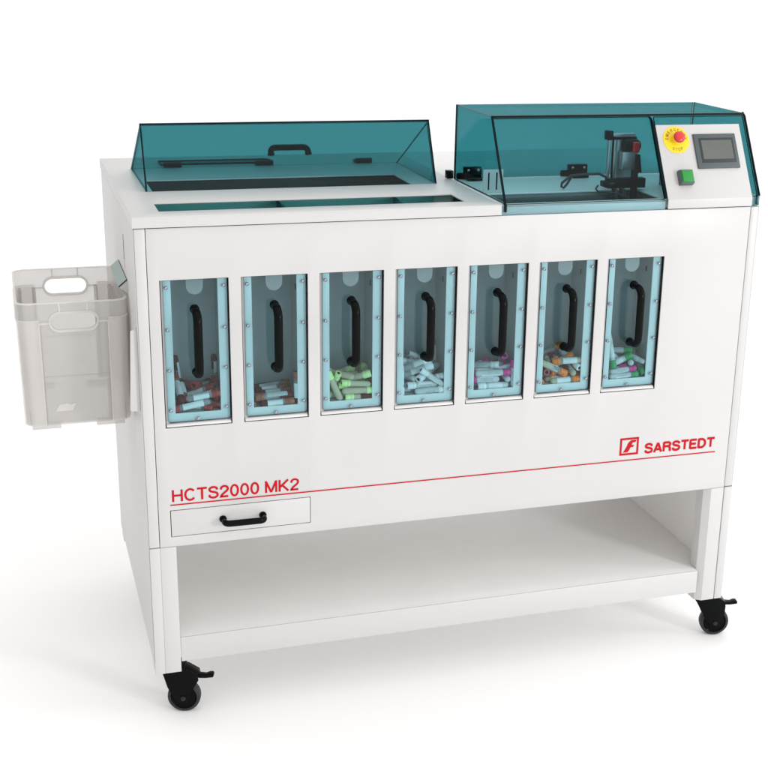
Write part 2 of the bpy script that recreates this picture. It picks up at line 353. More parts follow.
# ---- lid with its two openings, and the deck on the right
mb = MB().grid_plate(-0.003, 0.8255, -0.0035, 0.862, [(0.0605, 0.7565, 0.0560, 0.1590), (0.0760, 0.7050, 0.3140, 0.4750)], 1.2872, ZL, ax=2)
lid = build('top_plate', mb, 'paint', mach, bevel=0.0014, only=lambda vs: all(v.z > ZL-0.0001 for v in vs))
mb = MB().grid_plate(-0.003, 0.8255, -0.0035, 0.862, [(-0.0005, 0.8230, 0.0005, 0.8590)], 1.2662, 1.2871, ax=2); build('top_plate_skirt', mb, 'paint', lid)
mb = MB().grid_plate(0.8262, 1.5020, 0.0130, 0.862, [(0.8440, 1.2380, 0.0150, 0.1500)], 1.2852, ZL-0.0005, ax=2)
deck = build('deck', mb, 'frame_white', mach, bevel=0.001)
mb = MB().grid_plate(0.8262, 1.5020, 0.0130, 0.862, [(0.8300, 1.4980, 0.0142, 0.8590)], 1.2662, 1.2851, ax=2); build('deck_skirt', mb, 'paint', deck)
mb = MB().box(0.8275, 1.2465, 0.0050, 0.0125, 1.2640, 1.2835); build('deck_lip', mb, 'paint', mach, bevel=0.0006)
mb = MB().box(0.8280, 1.2470, -0.0002, 0.0044, 1.2650, 1.2865, 0); build('front_lip', mb, ['door_pane', 'edge'], mach)
# hopper under the lid
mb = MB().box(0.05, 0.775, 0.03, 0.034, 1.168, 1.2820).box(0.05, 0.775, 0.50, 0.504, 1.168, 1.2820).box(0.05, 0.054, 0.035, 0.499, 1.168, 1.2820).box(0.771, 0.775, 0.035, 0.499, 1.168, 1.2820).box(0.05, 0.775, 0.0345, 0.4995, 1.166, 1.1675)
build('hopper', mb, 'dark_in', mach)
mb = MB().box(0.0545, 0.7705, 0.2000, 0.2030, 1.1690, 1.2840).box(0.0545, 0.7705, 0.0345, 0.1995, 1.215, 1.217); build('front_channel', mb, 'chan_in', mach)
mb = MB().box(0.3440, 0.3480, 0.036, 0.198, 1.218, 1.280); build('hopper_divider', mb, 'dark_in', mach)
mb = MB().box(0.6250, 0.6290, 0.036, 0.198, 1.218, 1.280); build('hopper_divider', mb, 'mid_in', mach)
mb = MB().box(0.0585, 0.7585, 0.0540, 0.1610, 1.2826, 1.2871); build('slot_pane', mb, 'slot_pane', mach)
# pit under the big hood
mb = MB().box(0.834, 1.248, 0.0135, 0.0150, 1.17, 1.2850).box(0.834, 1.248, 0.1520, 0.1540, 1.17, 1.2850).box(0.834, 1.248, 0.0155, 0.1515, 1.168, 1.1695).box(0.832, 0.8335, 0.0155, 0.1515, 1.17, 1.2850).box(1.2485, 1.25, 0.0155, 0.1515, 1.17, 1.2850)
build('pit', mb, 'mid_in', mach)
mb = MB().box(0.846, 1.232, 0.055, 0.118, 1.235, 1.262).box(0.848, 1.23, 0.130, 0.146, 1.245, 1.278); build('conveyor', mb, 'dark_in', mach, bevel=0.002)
mb = MB().box(0.850, 1.015, 0.020, 0.036, 1.276, 1.2785); build('metal_strip', mb, 'alu', mach, bevel=0.0005)

# ---- small cover on the lid (left): front pane, roof pane, side panes, handle, hinges
A_, B_, C_ = (0.3110, ZL+0.0004), (0.3850, 1.4360), (0.6690, ZL+0.0004)
X0, X1 = 0.0600, 0.7690
cov = build('cover', MB().pane((X0,A_[0],A_[1]), (X1,A_[0],A_[1]), (X1,B_[0],B_[1]), (X0,B_[0],B_[1]), -0.0045), ['hood_front', 'edge'], mach)
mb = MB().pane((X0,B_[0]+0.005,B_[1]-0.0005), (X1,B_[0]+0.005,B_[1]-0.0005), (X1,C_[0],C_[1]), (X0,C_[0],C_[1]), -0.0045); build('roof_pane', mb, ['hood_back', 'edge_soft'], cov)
def inset(poly, x0): return poly
tri = [(A_[0]+0.0060,A_[1]+0.001), (B_[0]+0.0045,B_[1]-0.0065), (C_[0]-0.012,C_[1]+0.001)]
for x0, mk in ((X0+0.0003, 'hood_front'), (X1-0.0048, 'hood_back')):
    build('side_pane', MB().prism(tri, 0, x0, x0+0.0045, 0, 1), [mk, 'edge_soft'], cov)
for x0 in (X0-0.0006, X1-0.0030):   # dark bonded edge seen along both ends of the front pane
    build('edge_trim', MB().pane((x0,A_[0]-0.0012,A_[1]), (x0+0.0032,A_[0]-0.0012,A_[1]), (x0+0.0032,B_[0]-0.0012,B_[1]+0.001), (x0,B_[0]-0.0012,B_[1]+0.001), -0.0009, 0, 0), 'edge', cov)
build('edge_trim', MB().box(X0-0.0006, X1+0.001, B_[0]-0.0012, B_[0]+0.0045, B_[1]+0.0002, B_[1]+0.0018), 'edge', cov)
nrm = Vector((0, ZL-B_[1], B_[0]-C_[0])).normalized(); nrm = -nrm if nrm.z < 0 else nrm
nrm = Vector((0, B_[1]-ZL, C_[0]-B_[0])).normalized()
rp = lambda x, s: Vector((x, B_[0]+(C_[0]-B_[0])*s, B_[1]+(ZL-B_[1])*s))
mb = MB(); bow(mb, rp(0.4100,0.735), rp(0.5080,0.735), nrm, 0.019, 0.0078, ell=1.2, bend=0.012, up=nrm, foot=0.009); build('handle', mb, 'black', cov, smooth=50)
mb = MB().prism([(0.14,0.705),(0.425,0.705),(0.436,0.716),(0.436,0.755),(0.425,0.766),(0.14,0.766)], 2, ZL+0.0006, ZL+0.005, 0, 1); build('hinge_plate', mb, ['slot_pane', 'edge'], mach)
for x0 in (0.145, 0.385, 0.655):
    mb = MB().box(x0, x0+0.045, 0.672, 0.703, ZL+0.0004, ZL+0.007).tube([(x0,0.672,ZL+0.008),(x0+0.045,0.672,ZL+0.008)], 0.006, 10); build('hinge', mb, 'rubber', mach, bevel=0.001)

# ---- big hood (right)
K_, T_, R_, Q_ = (0.0040, 1.2896), (0.1120, 1.4768), (0.3660, 1.4768), (0.3700, ZL)
HX0, HX1 = 0.8335, 1.2475
hood = build('hood', MB().pane((HX0+0.0055,K_[0],K_[1]), (HX1-0.0045,K_[0],K_[1]), (HX1-0.0045,T_[0],T_[1]-0.0055), (HX0+0.0055,T_[0],T_[1]-0.0055), -0.005), ['hood_front', 'edge'], mach)
prof = [(K_[0],1.2680),(K_[0],K_[1]),(T_[0],T_[1]),(R_[0],R_[1]),(Q_[0],Q_[1]+0.001),(0.0135,Q_[1]+0.001),(0.0135,1.268)]
prof = [(K_[0]+0.001,1.2875),(K_[0],K_[1]+0.0006),(T_[0],T_[1]),(R_[0],R_[1]),(Q_[0],Q_[1]+0.001),(0.0135,Q_[1]+0.001)]
build('side_pane', MB().prism(prof, 0, HX0, HX0+0.005, 0, 1), ['hood_front', 'edge'], hood)
build('top_pane', MB().box(HX0+0.0055, 1.4945, T_[0]+0.004, R_[0]-0.001, T_[1]-0.005, T_[1]), 'hood_front', hood)
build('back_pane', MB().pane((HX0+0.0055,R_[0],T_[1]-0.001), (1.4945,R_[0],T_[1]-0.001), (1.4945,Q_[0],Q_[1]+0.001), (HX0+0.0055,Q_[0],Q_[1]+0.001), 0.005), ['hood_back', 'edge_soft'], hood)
build('edge_trim', MB().box(HX0+0.0055, 1.4955, T_[0]-0.0030, T_[0]+0.0036, T_[1]-0.0048, T_[1]+0.0006), 'edge', hood)
build('edge_trim', MB().pane((HX0-0.0004,K_[0]-0.0016,K_[1]), (HX0+0.0054,K_[0]-0.0016,K_[1]), (HX0+0.0054,T_[0]-0.0016,T_[1]), (HX0-0.0004,T_[0]-0.0016,T_[1]), -0.0012, 0, 0), 'edge', hood)
mb = MB(); mb.box(HX0-0.0004, HX0+0.0054, -0.0012, 0.003, 1.272, 1.2885); build('edge_trim', mb, 'edge', hood)
sl = Vector((0, T_[0]-K_[0], T_[1]-K_[1])); sln = sl.normalized(); nf = Vector((0, -sln.z, sln.y))
fp = lambda x, s, o=0.0: Vector((x, K_[0], K_[1]))+sln*s+nf*o           # a point on the sloping front, s up the slope, o proud of it
pts = [fp(1.2445, 0.001, 0.001), fp(1.2445, 0.186, 0.001), fp(1.2440, 0.196, 0.001), fp(1.2415, 0.204, 0.001), fp(1.2370, 0.2085, 0.001)]
build('edge_trim', MB().tube(pts, 0.0030, 10, up=nf), 'edge', hood)
# fixed housing right of the hood
hs = build('panel_housing', MB().pane(fp(1.2510,0.0), fp(1.4945,0.0), fp(1.4945,0.2095), fp(1.2510,0.2095), -0.005), ['hood_front', 'edge'], mach)
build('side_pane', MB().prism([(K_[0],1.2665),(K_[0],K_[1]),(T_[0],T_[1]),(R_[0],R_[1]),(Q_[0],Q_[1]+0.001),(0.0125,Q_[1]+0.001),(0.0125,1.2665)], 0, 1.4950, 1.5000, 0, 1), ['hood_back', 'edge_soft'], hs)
build('edge_trim', MB().tube([fp(1.4985,0.0,0.0005), fp(1.4985,0.207,0.0005), Vector((1.4985,T_[0]+0.006,T_[1]))], 0.0030, 8, up=nf), 'edge', hs)
build('front_lip', MB().box(1.4772, 1.4945, -0.0002, 0.0044, 1.2650, 1.2885), ['hood_front', 'edge'], hs)
mb = MB().box(1.325, 1.450, 0.12, 0.20, ZL, 1.375); build('electronics_cover', mb, 'mid_in', hs)
# white control plate, folded over the lower edge
a0, a1 = 1.2495, 1.4766
q = [fp(0, 0.186, 0.0010), fp(0, 0.0, 0.0010), Vector((0, -0.0006, 1.2870)), Vector((0, -0.0006, 1.2662)), Vector((0, -0.0030, 1.2662)), Vector((0, -0.0030, 1.2880)), fp(0, 0.0, 0.0040), fp(0, 0.186, 0.0040)]
cp = build('control_plate', MB().prism([(v.y, v.z) for v in q], 0, a0, a1), 'paint', mach, bevel=0.0008)
S0 = 0.0040
def slab(mb, x0, x1, s0, s1, o0, o1, mi=0, tl=0.0):
    ps = [fp(x0,s0,o0), fp(x1,s0,o0), fp(x1,s1,o0), fp(x0,s1,o0)]; pt = [fp(x0+tl,s0+tl,o1), fp(x1-tl,s0+tl,o1), fp(x1-tl,s1-tl,o1), fp(x0+tl,s1-tl,o1)]
    return mb.add(ps+pt, [(3,2,1,0),(4,5,6,7)]+[(i,(i+1)%4,(i+1)%4+4,i+4) for i in range(4)], mi)
# emergency stop
es_ = build('emergency_stop', MB().lathe([(0.0345,0),(0.0345,0.0008),(0.034,0.0012),(0,0.0012)], fp(1.2975,0.1470,S0), nf, 48), 'yellow', cp)
mb = MB().lathe([(0.0125,0),(0.0125,0.004),(0.0095,0.005),(0.0095,0.010),(0.0095,0.013)], fp(1.2975,0.1470,S0+0.0013), nf, 28); build('collar', mb, 'yellow', es_, bevel=0.0004)
mb = MB().lathe([(0.0085,0.011),(0.0130,0.013),(0.0146,0.0150),(0.0146,0.0180),(0.0132,0.0212),(0.009,0.0234),(0.0,0.0240)], fp(1.2975,0.1470,S0+0.0013), nf, 32); build('red_button', mb, 'red_knob', es_, smooth=50)
mb = MB(); rr = 0.0245
def arctext(text, mid, span, r, h, wt, inward):
    n = len(text)
    for i, c in enumerate(text):
        an = math.radians(mid+(span*(0.5-i/(n-1)))*(1 if not inward else -1)); w, st = GLYPH[c]; sx = h*0.9
        for j, qd in enumerate(st):
            out = []
            for px, py in qd:
                u = (px-w/2)*sx; v = (py-0.5)*h
                if inward: v = -v; u = -u
                # tangent (clockwise) and radial frame on the slope
                tx, ty = math.sin(an), -math.cos(an); rx, ry = math.cos(an), math.sin(an)
                out.append((r*rx+u*tx+v*rx, r*ry+u*ty+v*ry))
            ribbon(mb, out, wt, lambda a, b, l: fp(1.2975+a, 0.1470+b, S0+0.0015+l), 0.00006*(j % 3))
arctext('EMERGENCY', 90, 168, rr+0.001, 0.0080, 0.00085, False)
build('lettering', mb, 'ink', es_); mb = MB()
arctext('STOP', 270, 52, rr+0.001, 0.0080, 0.00085, True)
build('lettering', mb, 'ink', es_)
# touch screen
hm = build('touch_screen', slab(MB(), 1.3425, 1.4575, 0.0712, 0.1602, S0, S0+0.0050, 0, 0.0008), 'hmi_frame', cp, bevel=0.001)
build('bezel', slab(MB(), 1.3545, 1.4490, 0.0845, 0.1485, S0+0.0051, S0+0.0062, 0, 0.003), 'hmi_inner', hm)
build('display', slab(MB(), 1.3600, 1.4425, 0.0935, 0.1420, S0+0.0063, S0+0.0067), 'screen', hm)
# green push button
gb = build('push_button', slab(MB(), 1.2835, 1.3205, 0.0300, 0.0665, S0, S0+0.0150, 0, 0.001), 'hmi_frame', cp, bevel=0.0012)
build('green_lens', slab(MB(), 1.2870, 1.3170, 0.0335, 0.0630, S0+0.0151, S0+0.0200, 0, 0.0012), 'green_btn', gb, bevel=0.0006)

# ---- what stands under the big hood
build('slot_shade', MB().box(0.8500, 0.8530, 0.1610, 0.1620, 1.2965, 1.3375), 'black', mach); build('slot_shade', MB().box(0.8705, 0.8735, 0.1610, 0.1620, 1.2965, 1.3375), 'black', mach)  # black bars added inside the plate's slots so they read dark
mb = MB().grid_plate(0.838, 0.888, ZL, 1.345, [(0.8495, 0.8535, 1.296, 1.338), (0.8700, 0.8740, 1.296, 1.338)], 0.160, 0.163); build('slotted_plate', mb, 'paint', mach)
for x0, x1 in ((0.856, 0.902), (1.142, 1.194)):
    mb = MB().box(x0, x1, 0.3500, 0.3655, ZL+0.006, ZL+0.032).box(x0+0.004, x1-0.004, 0.330, 0.350, ZL+0.0005, ZL+0.008).tube([(x0-0.012,0.374,ZL+0.006),(x1,0.374,ZL+0.006)], 0.009, 12)
    h_ = build('hinge', mb, 'black', mach, bevel=0.0015)
    for sx in (0.010, x1-x0-0.010):
        build('screw', MB().lathe([(0.0038,0),(0.0032,0.002),(0.0,0.0028)], (x0+sx,0.3499,ZL+0.024), (0,-1,0), 12), 'steel', h_, smooth=60)
mb = MB().box(0.815, 0.832, 0.366, 0.386, ZL+0.002, ZL+0.022); build('hinge', mb, 'black', mach, bevel=0.0015)
# pick-up head: upright frame, arm, post, motor, cable and lever
gh = build('pickup_frame', MB().box(1.178,1.184,0.196,0.206,1.262,1.424).box(1.192,1.200,0.196,0.204,1.262,1.413).box(1.178,1.250,0.196,0.206,1.4135,1.420).box(1.206,1.249,0.205,0.209,1.30,1.412), 'alu', mach, bevel=0.0006)
build('rail', MB().box(1.1875,1.1915,0.194,0.198,1.265,1.413).box(1.180,1.250,0.190,0.195,1.406,1.4125), 'black', gh)
build('end_cap', MB().box(1.170,1.186,0.188,0.210,1.405,1.428), 'black', gh, bevel=0.002)
build('bracket', MB().box(1.205,1.246,0.170,0.190,1.335,1.378), 'alu', gh, bevel=0.002)
build('motor', MB().lathe([(0.016,0),(0.016,0.035),(0.012,0.037),(0.012,0.041)], (1.214,0.185,1.392), (1,0,0), 20), 'black', gh)
build('motor_cover', MB().box(1.231,1.249,0.166,0.187,1.376,1.402), 'red_knob', gh, bevel=0.002)
build('side_plate', MB().prism([(0.150,1.33),(0.165,1.372),(0.180,1.372),(0.180,1.33)], 0, 1.240, 1.250), 'black', gh)
arm = build('gripper_arm', MB().box(1.150,1.252,0.128,0.150,1.296,1.320).box(1.138,1.166,0.118,0.150,1.300,1.314), 'black', mach, bevel=0.002)
build('gripper_post', MB().box(1.2085,1.2225,0.112,0.127,1.250,1.343), 'black', arm, bevel=0.002)
build('gripper_finger', MB().box(1.160,1.166,0.105,0.127,1.262,1.299).box(1.180,1.186,0.105,0.127,1.262,1.299), 'rubber', arm)
mb = MB().tube([(1.046,0.170,1.3060),(1.060,0.172,1.3160),(1.072,0.176,1.3230),(1.110,0.180,1.3245),(1.150,0.184,1.3240),(1.166,0.180,1.3170),(1.172,0.160,1.3080)], 0.0032, 10)
mb.tube([(1.046,0.170,1.3060),(1.044,0.168,1.2980),(1.050,0.168,1.2945),(1.060,0.172,1.3020),(1.072,0.176,1.3180)], 0.0030, 10); build('hose', mb, 'rubber', arm, smooth=60)
mb = MB().tube([(1.118,0.116,1.307),(1.108,0.106,1.301),(1.112,0.100,1.295),(1.140,0.104,1.292),(1.166,0.106,1.288),(1.190,0.100,1.276),(1.200,0.096,1.262)], 0.0022, 8)
mb.tube([(1.150,0.110,1.280),(1.170,0.104,1.287),(1.190,0.098,1.280),(1.205,0.094,1.266),(1.214,0.092,1.258)], 0.0020, 8); build('cable', mb, 'rubber', arm, smooth=60)
build('stage', MB().box(1.150,1.236,0.060,0.1515,1.2635,1.2700), 'dark_in', mach, bevel=0.001)

# ---- chute flap on the left side, feeding the crate
ch = build('chute', MB().pane((-0.0026,0.193,1.1105), (-0.0026,0.408,1.1105), (-0.0215,0.408,1.0945), (-0.0215,0.193,1.0945), 0.0025), ['teal_flap', 'edge'], mach)
build('chute_cheek', MB().prism([(-0.0026,1.1090),(-0.0026,1.0800),(-0.0205,1.0935)], 1, 0.1905, 0.1928), 'paint', ch)

# ---- castors
def castor(px, py, ang, brake, wo=0.020):
    rot = Matrix.Rotation(ang, 4, 'Z'); o = Vector((px, py, 0))
    def tf(mb):
        mb.v = [rot @ v + o for v in mb.v]; return mb
    wz, R = FZ+0.0395, 0.0395
    # swivel plate and horn
    mb = MB().box(-0.027,0.027,-0.027,0.027,0.1985,0.2028).lathe([(0.022,0.190),(0.024,0.1985)], (0,0,0), (0,0,1), 20)
    mb.prism([(-0.030,0.194),(-0.012,0.1985),(0.030,0.196),(0.056,0.180),(0.058,0.166),(wo+0.024,0.140),(wo+0.011,wz-0.010),(wo-0.010,wz-0.010),(wo-0.029,wz+0.012),(wo-0.037,0.146)], 1, -0.0185, -0.0150)
    mb.prism([(-0.030,0.194),(-0.012,0.1985),(0.030,0.196),(0.056,0.180),(0.058,0.166),(wo+0.024,0.140),(wo+0.011,wz-0.010),(wo-0.010,wz-0.010),(wo-0.029,wz+0.012),(wo-0.037,0.146)], 1, 0.0150, 0.0185)
    mb.prism([(-0.030,0.194),(-0.012,0.1985),(0.030,0.196),(0.058,0.178),(0.056,0.172),(0.028,0.189),(-0.010,0.192),(-0.024,0.180)], 1, -0.0149, 0.0149)
    ca = build('castor', tf(mb), 'black', mach, bevel=0.0012)
    mb = MB().lathe([(R*0.80,-0.0125),(R*0.93,-0.0125),(R*0.985,-0.010),(R,-0.005),(R,0.005),(R*0.985,0.010),(R*0.93,0.0125),(R*0.80,0.0125),(R*0.80,-0.0125)], (wo,0,wz), (0,1,0), 40, caps=False); build('tyre', tf(mb), 'tyre', ca, smooth=50)
    mb = MB().lathe([(0,-0.0110),(0.010,-0.0110),(0.012,-0.0095),(R*0.72,-0.0085),(R*0.799,-0.0120),(R*0.799,0.0120),(R*0.72,0.0085),(0.012,0.0095),(0.010,0.0110),(0,0.0110)], (wo,0,wz), (0,1,0), 32); build('rim', tf(mb), 'black', ca)
    mb = MB().lathe([(0.0058,-0.0215),(0.0066,-0.0205),(0.0066,-0.0186)], (wo,0,wz), (0,1,0), 6).lathe([(0.0030,-0.0235),(0.0034,-0.0216)], (wo,0,wz), (0,1,0), 12); build('axle_nut', tf(mb), 'tyre', ca)
    if brake:
        mb = MB().prism([(0.034,0.1850),(0.060,0.1750),(0.074,0.1735),(0.083,0.1775),(0.091,0.1775),(0.093,0.1735),(0.092,0.1690),(0.084,0.1680),(0.074,0.1665),(0.058,0.1665),(0.034,0.1780)], 1, -0.0095, 0.0095)
        build('brake_pedal', tf(mb), 'black', ca, bevel=0.002)
castor(0.050, 0.046, math.radians(-17), True)
castor(1.474, 0.046, math.radians(-14), True, 0.033)
castor(0.110, 0.690, math.radians(20), False)
castor(1.400, 0.690, math.radians(165), False)

# ------------------------------------------------------------------ the milky crate hanging on the left side
CX, CY = -0.129, 0.325
def rrect(hx, hy, r, z, n=10):
    o = []
    for sx, sy, a in ((1,1,0),(-1,1,90),(-1,-1,180),(1,-1,270)):
        for i in range(n+1):
            t = math.radians(a+90*i/n); o.append((CX+sx*(hx-r)+r*math.cos(t), CY+sy*(hy-r)+r*math.sin(t), z))
    return o
def loft(mb, rings, closed=True, cap0=False, cap1=False, mi=0):
    n = len(rings[0]); b = len(mb.v)
    for r in rings: mb.v += [Vector(p) for p in r]
    for i in range(len(rings)-1):
        for k in range(n):
            mb.f.append((b+i*n+k, b+i*n+(k+1)%n, b+(i+1)*n+(k+1)%n, b+(i+1)*n+k)); mb.m.append(mi)
    if cap0: mb.f.append(tuple(b+k for k in range(n-1,-1,-1))); mb.m.append(mi)
    if cap1: mb.f.append(tuple(b+(len(rings)-1)*n+k for k in range(n))); mb.m.append(mi)
ZR, ZM, ZK = 1.0760, 1.0360, 0.7900     # rim top, rim bottom, crate floor
HX, HY = 0.1205, 0.1750
hxb, hyb = 0.1150, 0.1700
mb = MB(); t = 0.0025
loft(mb, [rrect(hxb,hyb,0.026,ZK), rrect(HX-0.0025,HY-0.0025,0.026,ZM), rrect(HX,HY,0.028,ZM+0.001), rrect(HX,HY,0.028,ZR),
          rrect(HX-t,HY-t,0.026,ZR), rrect(HX-t-0.001,HY-t-0.001,0.026,ZM+0.002), rrect(HX-0.0025-t,HY-0.0025-t,0.024,ZM), rrect(hxb-t,hyb-t,0.024,ZK+0.003)], cap0=True, cap1=True)
crate = build('crate', mb, 'crate', None, smooth=50)
crate['label'] = 'milky translucent plastic crate with two oval hand holes hanging on the cabinet side'; crate['category'] = 'crate'
# cut the two hand holes
def stadium(cx, cz, hw, hh, n=10):
    return [(cx+hw-hh+hh*math.cos(a), cz+hh*math.sin(a)) for a in [-PI/2+PI*i/n for i in range(n+1)]]+[(cx-hw+hh+hh*math.cos(a), cz+hh*math.sin(a)) for a in [PI/2+PI*i/n for i in range(n+1)]]
HCX, HCZ = -0.1265, 1.0330
cut = build('cutter', MB().prism(stadium(HCX, HCZ, 0.0495, 0.0185), 1, CY-0.3, CY+0.3), 'crate')
md = crate.modifiers.new('holes', 'BOOLEAN'); md.object = cut; md.solver = 'EXACT'; md.operation = 'DIFFERENCE'
bpy.context.view_layer.update()
me = bpy.data.meshes.new_from_object(crate.evaluated_get(bpy.context.evaluated_depsgraph_get()))
crate.modifiers.clear(); crate.data = me; me.shade_smooth(); me.set_sharp_from_angle(angle=math.radians(22)); bpy.data.objects.remove(cut)
yf = lambda z, s: CY+s*((hyb+(HY-0.0025-hyb)*(z-ZK)/(ZM-ZK)) if z < ZM else HY)     # outer face of the end walls at height z
def rib(mb, pts, w, s, proud=0.0022):
    """raised rib along (x, z) points lying on an end wall"""
    for (xa, za), (xb, zb) in zip(pts[:-1], pts[1:]):
        d = Vector((xb-xa, zb-za)).normalized(); n = Vector((-d.y, d.x))*w/2; e = d*w/2
        q = [(xa-e.x-n.x, za-e.y-n.y), (xb+e.x-n.x, zb+e.y-n.y), (xb+e.x+n.x, zb+e.y+n.y), (xa-e.x+n.x, za-e.y+n.y)]
        vs = [(x, yf(z, s)+s*0.0004, z) for x, z in q]+[(x, yf(z, s)+s*(0.0004+proud), z) for x, z in q]
        mb.add(vs, [(3,2,1,0),(4,5,6,7),(0,1,5,4),(1,2,6,5),(2,3,7,6),(3,0,4,7)])
for s in (-1, 1):
    mb = MB(); xl, xr = HCX-0.0760, HCX+0.0745
    rib(mb, [(HCX-0.0545, 1.0300), (xl+0.0008, 1.0300), (xl, 1.020), (xl+0.0010, 0.7935)], 0.0032, s)
    rib(mb, [(HCX+0.0545, 1.0300), (xr-0.0008, 1.0300), (xr, 1.020), (xr-0.0005, 0.7935)], 0.0032, s)
    rib(mb, [(HCX-0.030, 1.0545), (HCX-0.0305, 1.0745)], 0.0032, s); rib(mb, [(HCX+0.030, 1.0545), (HCX+0.0305, 1.0745)], 0.0032, s)
    build('rib', mb, 'crate_rib', crate)
    mb = MB(); rib(mb, [(xl+0.002, 0.905), (xr-0.002, 0.905)], 0.0022, s, 0.0012); build('ledge_line', mb, 'crate', crate)
    # lip round the hand hole
    ring = stadium(HCX, HCZ, 0.0500, 0.0190, 12); ring2 = stadium(HCX, HCZ, 0.0545, 0.0235, 12); n = len(ring); mb = MB()
    y0, y1 = CY+s*(HY-0.010), CY+s*(HY+0.0030)
    vs = [(x, y, z) for rg, y in ((ring, y0), (ring, y1), (ring2, y1), (ring2, y0)) for x, z in rg]
    mb.add(vs, [(a*n+i, a*n+(i+1)%n, ((a+1)%4)*n+(i+1)%n, ((a+1)%4)*n+i) for a in range(4) for i in range(n)])
    build('hand_hole_lip', mb, 'crate_rib', crate, smooth=50)
for sd in (-1, 1):      # step line under the rim band, running round each side
    pts = [p for p in rrect(HX+0.0006, HY+0.0006, 0.029, ZM+0.0010) if (p[0]-CX)*sd > HX*0.6]
    if sd > 0: k = next(i for i in range(len(pts)-1) if pts[i+1][1] < pts[i][1]-0.1); pts = pts[k+1:]+pts[:k+1]
    xe = HCX+sd*0.0755; pts = [(xe, pts[0][1], pts[0][2])]+pts+[(xe, pts[-1][1], pts[-1][2])]
    build('step_line', MB().tube(pts, 0.0017, 8), 'crate_rib', crate, smooth=60)
def shell(sd, d0, d1, z0, z1, keep):
    """thicker wall round one side of the crate (corner panels), a closed strip between two outlines"""
    out = []
    for hx, hy, z in ((hxb, hyb, z0), (HX-0.0025, HY-0.0025, z1)):
        for d in (d0, d1):
            p = [q for q in rrect(hx+d, hy+d, 0.026+d, z) if (q[0]-CX)*sd > HX*0.6]
            if sd > 0: k = next(i for i in range(len(p)-1) if p[i+1][1] < p[i][1]-0.1); p = p[k+1:]+p[:k+1]
            out.append([(keep, p[0][1], z)]+p+[(keep, p[-1][1], z)])
    a, b, c, d = out; n = len(a)
    vs = a+b+d+c
    fs = [(r*n+i, r*n+i+1, ((r+1)%4)*n+i+1, ((r+1)%4)*n+i) for r in range(4) for i in range(n-1)]+[(0, n, 2*n, 3*n), (4*n-1, 3*n-1, 2*n-1, n-1)]
    return MB().add(vs, fs)
for sd in (-1, 1):
    build('corner_panel', shell(sd, 0.0006, 0.0030, ZK+0.001, ZM-0.0015, HCX+sd*0.0745), 'crate_col', crate, smooth=50)
# rounded top edge, corner columns, feet
mb = MB(); loft(mb, [rrect(HX+0.0012,HY+0.0012,0.029,ZR-0.0012), rrect(HX+0.0012,HY+0.0012,0.029,ZR+0.0016), rrect(HX-t-0.0012,HY-t-0.0012,0.026,ZR+0.0016), rrect(HX-t-0.0012,HY-t-0.0012,0.026,ZR-0.0012)])
build('top_rim', mb, 'crate_rib', crate, smooth=50)
for sx in (-1, 1):
    for sy in (-1, 1):
        mb = MB()
        for u, r in ((0.62, 0.0042), (0.90, 0.0036)):
            mb.tube([(CX+sx*hxb*u, CY+sy*(hyb-0.004), ZK+0.004), (CX+sx*(HX-0.0025)*u, CY+sy*(HY-0.012), ZM-0.002)], r, 8)
        mb.tube([(CX+sx*(hxb-0.0045), CY+sy*hyb*0.80, ZK+0.004), (CX+sx*(HX-0.0115), CY+sy*(HY-0.0025)*0.80, ZM-0.002)], 0.004, 8)
        build('corner_column', mb, 'crate', crate, smooth=60)
        poly = [(CX+sx*(hxb-0.012), CY+sy*(hyb-0.012)), (CX+sx*(hxb-0.075), CY+sy*(hyb-0.012)), (CX+sx*(hxb-0.075), CY+sy*(hyb-0.030)), (CX+sx*(hxb-0.030), CY+sy*(hyb-0.030)), (CX+sx*(hxb-0.030), CY+sy*(hyb-0.085)), (CX+sx*(hxb-0.012), CY+sy*(hyb-0.085))]
        build('foot', MB().prism(poly, 2, ZK-0.0125, ZK-0.0002), 'crate', crate, bevel=0.001)
mb = MB(); y_ = lambda z: yf(z, -1)-0.0006
q = [(-0.1790,0.8230),(-0.1410,0.8230),(-0.1330,0.8400),(-0.1450,0.8370),(-0.1520,0.8400),(-0.1700,0.8385)]
mb.add([(x, y_(z), z) for x, z in q]+[(x, y_(z)-0.0012, z) for x, z in q], [tuple(range(6)), tuple(range(11,5,-1))]+[(i,(i+1)%6,(i+1)%6+6,i+6) for i in range(6)])
build('moulded_mark', mb, 'crate_rib', crate)
# bent sheet holder that carries the crate on the side panel
mb = MB().prism([(-0.0024,0.856),(-0.0215,0.856),(-0.0250,0.860),(-0.0165,1.040),(-0.0024,1.044)], 1, 0.0120, 0.0142).box(-0.0046, -0.0024, 0.0143, 0.0300, 0.858, 1.042)
hold = build('crate_holder', mb, 'paint', mach, bevel=0.0006)

